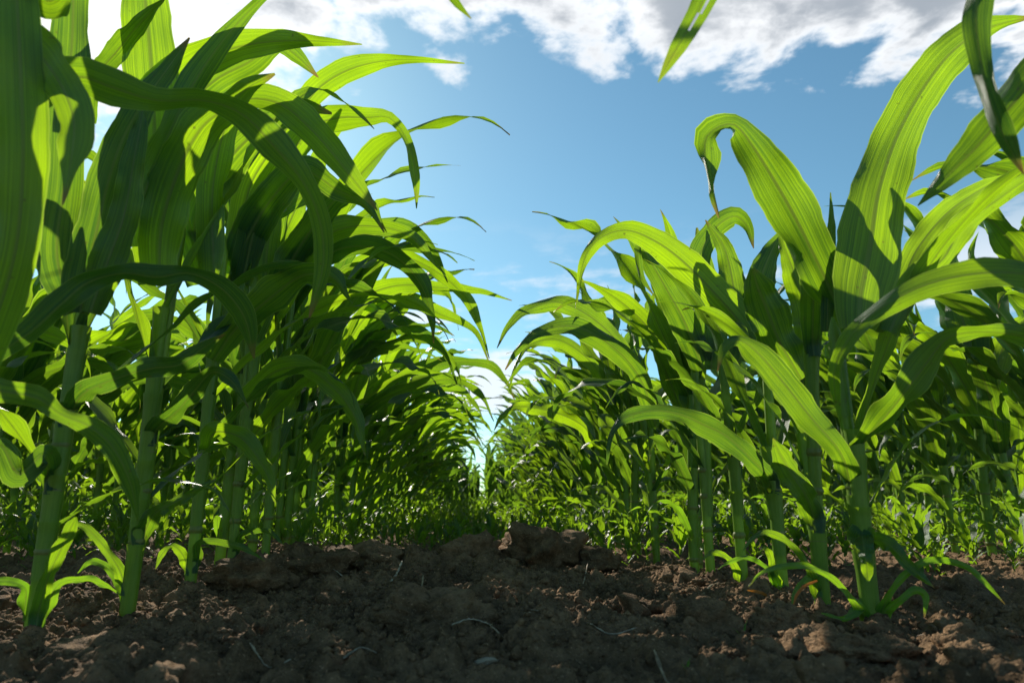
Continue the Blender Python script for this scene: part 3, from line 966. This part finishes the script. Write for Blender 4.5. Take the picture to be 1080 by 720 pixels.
# the far field, which reads as one mass of leaves
far_geo = [plant_geo(300 + i, 0.40, 0.0 if i % 2 else math.pi, 0.8, 0.0095, hi=False, wide=1.25) for i in range(8)]
far_arr = []
for g in far_geo:
    far_arr.append(join([(*g['stalk'], 0)] + [(*b, 1) for (_, b, _) in g['leaves']]))


def far_field():
    Vs, Fs, UVs, Ms, o = [], [], [], [], 0
    rg = np.random.default_rng(99)
    spots = []
    for k in range(0, 13):
        for x0 in (LX - k * GAP, RX + k * GAP):
            y0 = 5.1 if k == 0 else (4.9 if k < 3 else 1.0 + 0.45 * k)
            y1 = 32.0 if k < 3 else 20.0
            y = y0
            while y < y1:
                if abs(x0) < y * 0.95 + 0.6:
                    spots.append((x0 + rg.normal(0, .02 if y < 6.5 else .13), y))
                y += 0.125 * rg.uniform(.85, 1.2) * (1 if y < 14 else 1.6)
    for (x, y) in spots:
        v, f, uv, m = far_arr[rg.integers(8)]
        a = rg.normal(0, .35) + (math.pi if rg.uniform() < .5 else 0)
        s = rg.uniform(.92, 1.12) * 1.08
        ca, sa = math.cos(a) * s, math.sin(a) * s
        p = np.stack([v[:, 0] * ca - v[:, 1] * sa + x, v[:, 0] * sa + v[:, 1] * ca + y, v[:, 2] * s + gl(x, y)], -1)
        Vs.append(p); Fs.append(f + o); UVs.append(uv); Ms.append(m); o += len(v)
    me = mesh_from('far_maize', np.concatenate(Vs), np.concatenate(Fs), np.concatenate(UVs), [STALK, LEAF], np.concatenate(Ms))
    ob = link('far_maize', me)
    tag(ob, 'distant mass of maize filling the field behind the nearer rows', 'maize field', kind='stuff')


far_field()


def undergrowth():
    """low leaves that close the view between the stalks and along the far end of the path"""
    tufts = []
    for i in range(10):
        g = plant_geo(400 + i, 0.13, None, 0.9, 0.0035, hi=False, upright=0.85, wide=1.0)
        tufts.append(join([b for b in [(*b, 0) for (_, b, _) in g['leaves']]]))
    rg = np.random.default_rng(12)
    Vs, Fs, UVs, o = [], [], [], 0
    n = 0
    while n < 3600:
        y = 1.0 + 9.0 * rg.random() ** 1.6
        x = rg.uniform(-1, 1) * (0.6 + 0.85 * y)
        if -0.30 < x < 0.24 and y < 1.75: continue
        if y < 1.25 and -0.62 < x < 0.55: continue
        if y < 2.6 and abs(x) > 0.62 and rg.uniform() < 0.6: continue
        n += 1
        v, f, uv, m = tufts[rg.integers(10)]
        a, s = rg.uniform(0, 6.28), rg.uniform(0.30, 0.72) * (1 + 0.05 * min(y, 8))
        if -0.30 < x < 0.24: s *= 0.62 + 0.25 * max(0, y - 4.5)
        elif y < 2.6: s *= 0.75
        ca, sa = math.cos(a) * s, math.sin(a) * s
        p = np.stack([v[:, 0] * ca - v[:, 1] * sa + x, v[:, 0] * sa + v[:, 1] * ca + y, v[:, 2] * s + gl(x, y)], -1)
        Vs.append(p); Fs.append(f + o); UVs.append(uv); o += len(v)
    me = mesh_from('undergrowth', np.concatenate(Vs), np.concatenate(Fs), np.concatenate(UVs), [LEAF])
    tag(link('undergrowth', me), 'low green undergrowth of small leaves covering the soil between the rows', 'undergrowth', kind='stuff')


undergrowth()


# ------------------------------------------------------------------ loose soil and litter
def clod_mesh(seed, size, flat=0.7, sub=4):
    import bmesh
    bm = bmesh.new()
    bmesh.ops.create_icosphere(bm, subdivisions=sub, radius=1.0)
    off = Vector((seed * 3.17, seed * 1.31, seed * 0.77))
    for vt in bm.verts:
        p = vt.co.copy()
        k = 1 + 0.55 * mnoise.noise(p * 0.9 + off) + 0.40 * mnoise.noise(p * 2.3 + off)
        cell = mnoise.voronoi(p * 2.6 + off)[0][0]
        cell2 = mnoise.voronoi(p * 7.0 + off)[0][0]
        k += 0.20 * (0.6 - cell) + 0.17 * (0.5 - cell2) + 0.11 * mnoise.noise(p * 13 + off) + 0.05 * mnoise.noise(p * 29 + off)
        p = p * k
        vt.co = Vector((p.x, p.y, p.z * flat)) * size
    me = bpy.data.meshes.new('soil_clod')
    bm.to_mesh(me); bm.free()
    me.materials.append(CLOD)
    me.polygons.foreach_set('use_smooth', np.full(len(me.polygons), True))
    return me


def on_ground(px, py):
    """where the view ray through a photo pixel meets the soil"""
    p0 = np.array([0, 0, CAM_Z])
    dv = at(px, py, 1.0) - p0
    for k in range(4000):
        s = 0.25 + k * 0.002
        p = p0 + dv * s
        if p[2] < gl(p[0], p[1]) + 0.008:
            return p
    return p0 + dv * 1.2


clods = [  # px, py (centre), depth, half width px, flatness, label
    (572, 588, 1.10, 44, 0.66, 'biggest dark soil clod on the crest of the mound between the rows'),
    (497, 584, 1.08, 28, 0.72, 'rounded soil clod on the mound crest, left of the biggest clod'),
    (455, 660, 0.62, 54, 0.66, 'large shadowed soil clod low in the middle foreground'),
    (738, 664, 0.62, 44, 0.62, 'sunlit topped soil clod in the right foreground near the pale root'),
    (818, 656, 0.60, 26, 0.75, 'small rounded sunlit clod in front of the nearest right stalks'),
    (262, 606, 0.86, 38, 0.6, 'soil clod at the foot of the left row stalks'),
    (340, 600, 0.95, 30, 0.6, 'soil clod beside the left row, lit along its upper edge'),
    (395, 590, 1.02, 26, 0.6, 'small dark clod between the left row and the mound crest'),
    (110, 694, 0.52, 46, 0.42, 'long low clod with a sunlit rim in the left bottom corner'),
    (632, 592, 1.08, 26, 0.6, 'small clod on the right shoulder of the mound crest'),
    (530, 620, 0.85, 24, 0.6, 'small shadowed clod in the centre of the path below the crest'),
    (905, 688, 0.50, 40, 0.5, 'crumbled clod in front of the nearest right stalk'),
    (1010, 690, 0.52, 34, 0.5, 'crumbled clod in the right bottom corner'),
]
for i, (px, py, d, hw, fl, lab) in enumerate(clods):
    p = at(px, py, d)
    p[2] = min(p[2], gl(p[0], p[1]) + 0.012)
    o = link('soil_clod', clod_mesh(i + 1, hw * d / F, fl, 5), None, p)
    o.rotation_euler = (0, 0, i * 1.3)
    tag(o, lab, 'soil clod', 'large soil clods on the path')
small = [clod_mesh(50 + i, 1.0, 0.75, 3) for i in range(7)]
rs = random.Random(21)
for i in range(110):
    y = 0.40 + 1.0 * rs.random() ** 1.2
    x = rs.uniform(-0.62, 0.62) * (0.35 + y)
    o = link('soil_clod', small[i % 7], None, (x, y, gl(x, y) + 0.006))
    s = rs.uniform(0.005, 0.015)
    o.scale = (s * rs.uniform(.8, 1.3), s, s)
    o.rotation_euler = (rs.uniform(-.4, .4), rs.uniform(-.4, .4), rs.uniform(0, 6.28))
    tag(o, 'small crumbly brown soil lump lying loose among many others', 'soil clod', 'small loose soil lumps')


def crumbs():
    import bmesh
    bm = bmesh.new(); bmesh.ops.create_icosphere(bm, subdivisions=1, radius=1.0)
    bm.verts.ensure_lookup_table()
    v0 = np.array([v.co[:] for v in bm.verts]); f0 = np.array([[v.index for v in f.verts] for f in bm.faces])
    bm.free()
    rg = np.random.default_rng(8)
    n = 40000
    y = 0.32 + 1.5 * rg.random(n) ** 1.5
    x = rg.uniform(-0.75, 0.75, n) * (0.25 + y)
    x[14000:] = rg.uniform(-0.5, 0.5, n - 14000)
    y[14000:] = rg.uniform(0.55, 1.35, n - 14000)
    z = ground_h(x, y)
    s = 0.0007 + 0.0034 * rg.random(n) ** 4
    V = v0[None] * (1 + 0.28 * rg.normal(size=(n, len(v0), 1))) * s[:, None, None] * rg.uniform(.7, 1.3, (n, 1, 3))
    V = V + np.stack([x, y, z + s * 0.3], -1)[:, None]
    Fq = (f0[None] + (np.arange(n) * len(v0))[:, None, None]).reshape(-1, 3)
    o = link('soil_crumbs', mesh_from('soil_crumbs', V.reshape(-1, 3), Fq, None, [CLOD]))
    tag(o, 'loose crumbs of brown soil strewn over the path', 'soil crumbs', kind='stuff')


crumbs()


def straw(pts, rad, mat, label, name='dry_straw', lift=0.004, group='dry stalk pieces on the soil'):
    P = []
    for q in pts:
        p = on_ground(q[0], q[1])
        p = np.array([p[0], p[1], gz(p[0], p[1]) + lift + (q[2] if len(q) > 2 else 0)])
        P.append(p)
    rg = np.random.default_rng(len(pts) + int(pts[0][0]))
    C, _, t = spline(np.array(P), 18)
    C = C + rg.normal(0, rad * 0.10, C.shape)
    base = C[0].copy()
    rr = rad * (1 - 0.35 * t) * (1 + 0.2 * rg.normal(size=18))
    rr[0] *= 0.4; rr[-1] *= 0.2
    o = link(name, mesh_from(name, *[a if k else a - base for k, a in enumerate(tube(C, rr, 8, 0.45))], [mat]), None, base)
    tag(o, label, 'straw' if name == 'dry_straw' else 'root', group)


straw([(618, 670), (628, 663), (645, 664), (672, 664)], 0.0018, PALE, 'thick pale curved root lying on soil in the middle right foreground', 'pale_root', 0.008, 'pale roots on the soil')
straw([(362, 691), (380, 688), (398, 685)], 0.0016, PALE, 'short pale straw at the bottom, left of the large shadowed clod')
straw([(262, 691), (285, 692), (308, 688)], 0.0014, PALE, 'pale flat straw at the bottom left of the path')
straw([(443, 636), (444, 628, .006), (446, 620, .016)], 0.0014, STRAW, 'short brown straw sticking upright in the middle of the path')
straw([(476, 663), (495, 661), (520, 659)], 0.0017, PALE, 'pale straw lying level in the centre foreground')
straw([(553, 666), (565, 658), (580, 652)], 0.0012, STRAW, 'slanted brown straw right of the centre foreground')
straw([(560, 664), (572, 660), (584, 656)], 0.0010, PALE, 'thin pale straw crossing beside the slanted brown straw')
straw([(610, 619), (615, 609, .004), (620, 600, .012)], 0.0013, STRAW, 'tilted brown straw on the right side of the mound')
straw([(690, 692), (702, 705), (716, 719)], 0.0012, STRAW, 'pale root running to the bottom edge right of centre', 'pale_root', 0.007, 'pale roots on the soil')
straw([(738, 627), (752, 621), (770, 613)], 0.0016, STRAW, 'brown straw lying at the foot of the right row')
straw([(412, 606), (418, 600, .004), (424, 594, .008)], 0.0018, PALE, 'grey straw stub on the left side of the mound')
straw([(338, 598), (352, 604), (366, 608)], 0.0014, PALE, 'thin grey straw beside the left row')
straw([(530, 668), (522, 662), (510, 655)], 0.0010, STRAW, 'thin dark straw in the shadowed centre of the path')
straw([(820, 626), (832, 634), (848, 642)], 0.0012, STRAW, 'dry straw between the nearest right stalks')
straw([(950, 668), (962, 662), (975, 664)], 0.0013, STRAW, 'dry straw right of the nearest right stalk')

# a flat pale pebble
pm = clod_mesh(77, 1.0, 0.5, 3)
pm.materials.clear(); pm.materials.append(PALE)
p = on_ground(512, 684)
o = link('pebble', pm, None, (p[0], p[1], gz(p[0], p[1]) + 0.002))
o.scale = (0.008, 0.005, 0.005)
tag(o, 'small pale flat pebble in the shadowed centre foreground', 'pebble')

# seedlings
rg = np.random.default_rng(3)
for px, py, h, lab in ((783, 662, 0.017, 'tiny green seedling blade beside the sunlit clod'), (213, 645, 0.014, 'tiny green seedling below the left row'), (724, 694, 0.008, 'tiny green leaf sprouting low beside the pale root')):
    p = on_ground(px, py)
    z = gz(p[0], p[1])
    root = bpy.data.objects.new('seedling', None); COL.objects.link(root); root.location = (p[0], p[1], z)
    tag(root, lab, 'seedling', 'seedlings on the path')
    for k in range(2):
        b = blade(rg, np.array([0, 0, -.002]), k * 2.6 + 0.4, R(80 - 20 * k), R(30), h * (1 - .3 * k), 0.003, r0=0.0005, n=12, na=5)
        link('leaf', mesh_from('leaf', *b, [BASAL]), root)
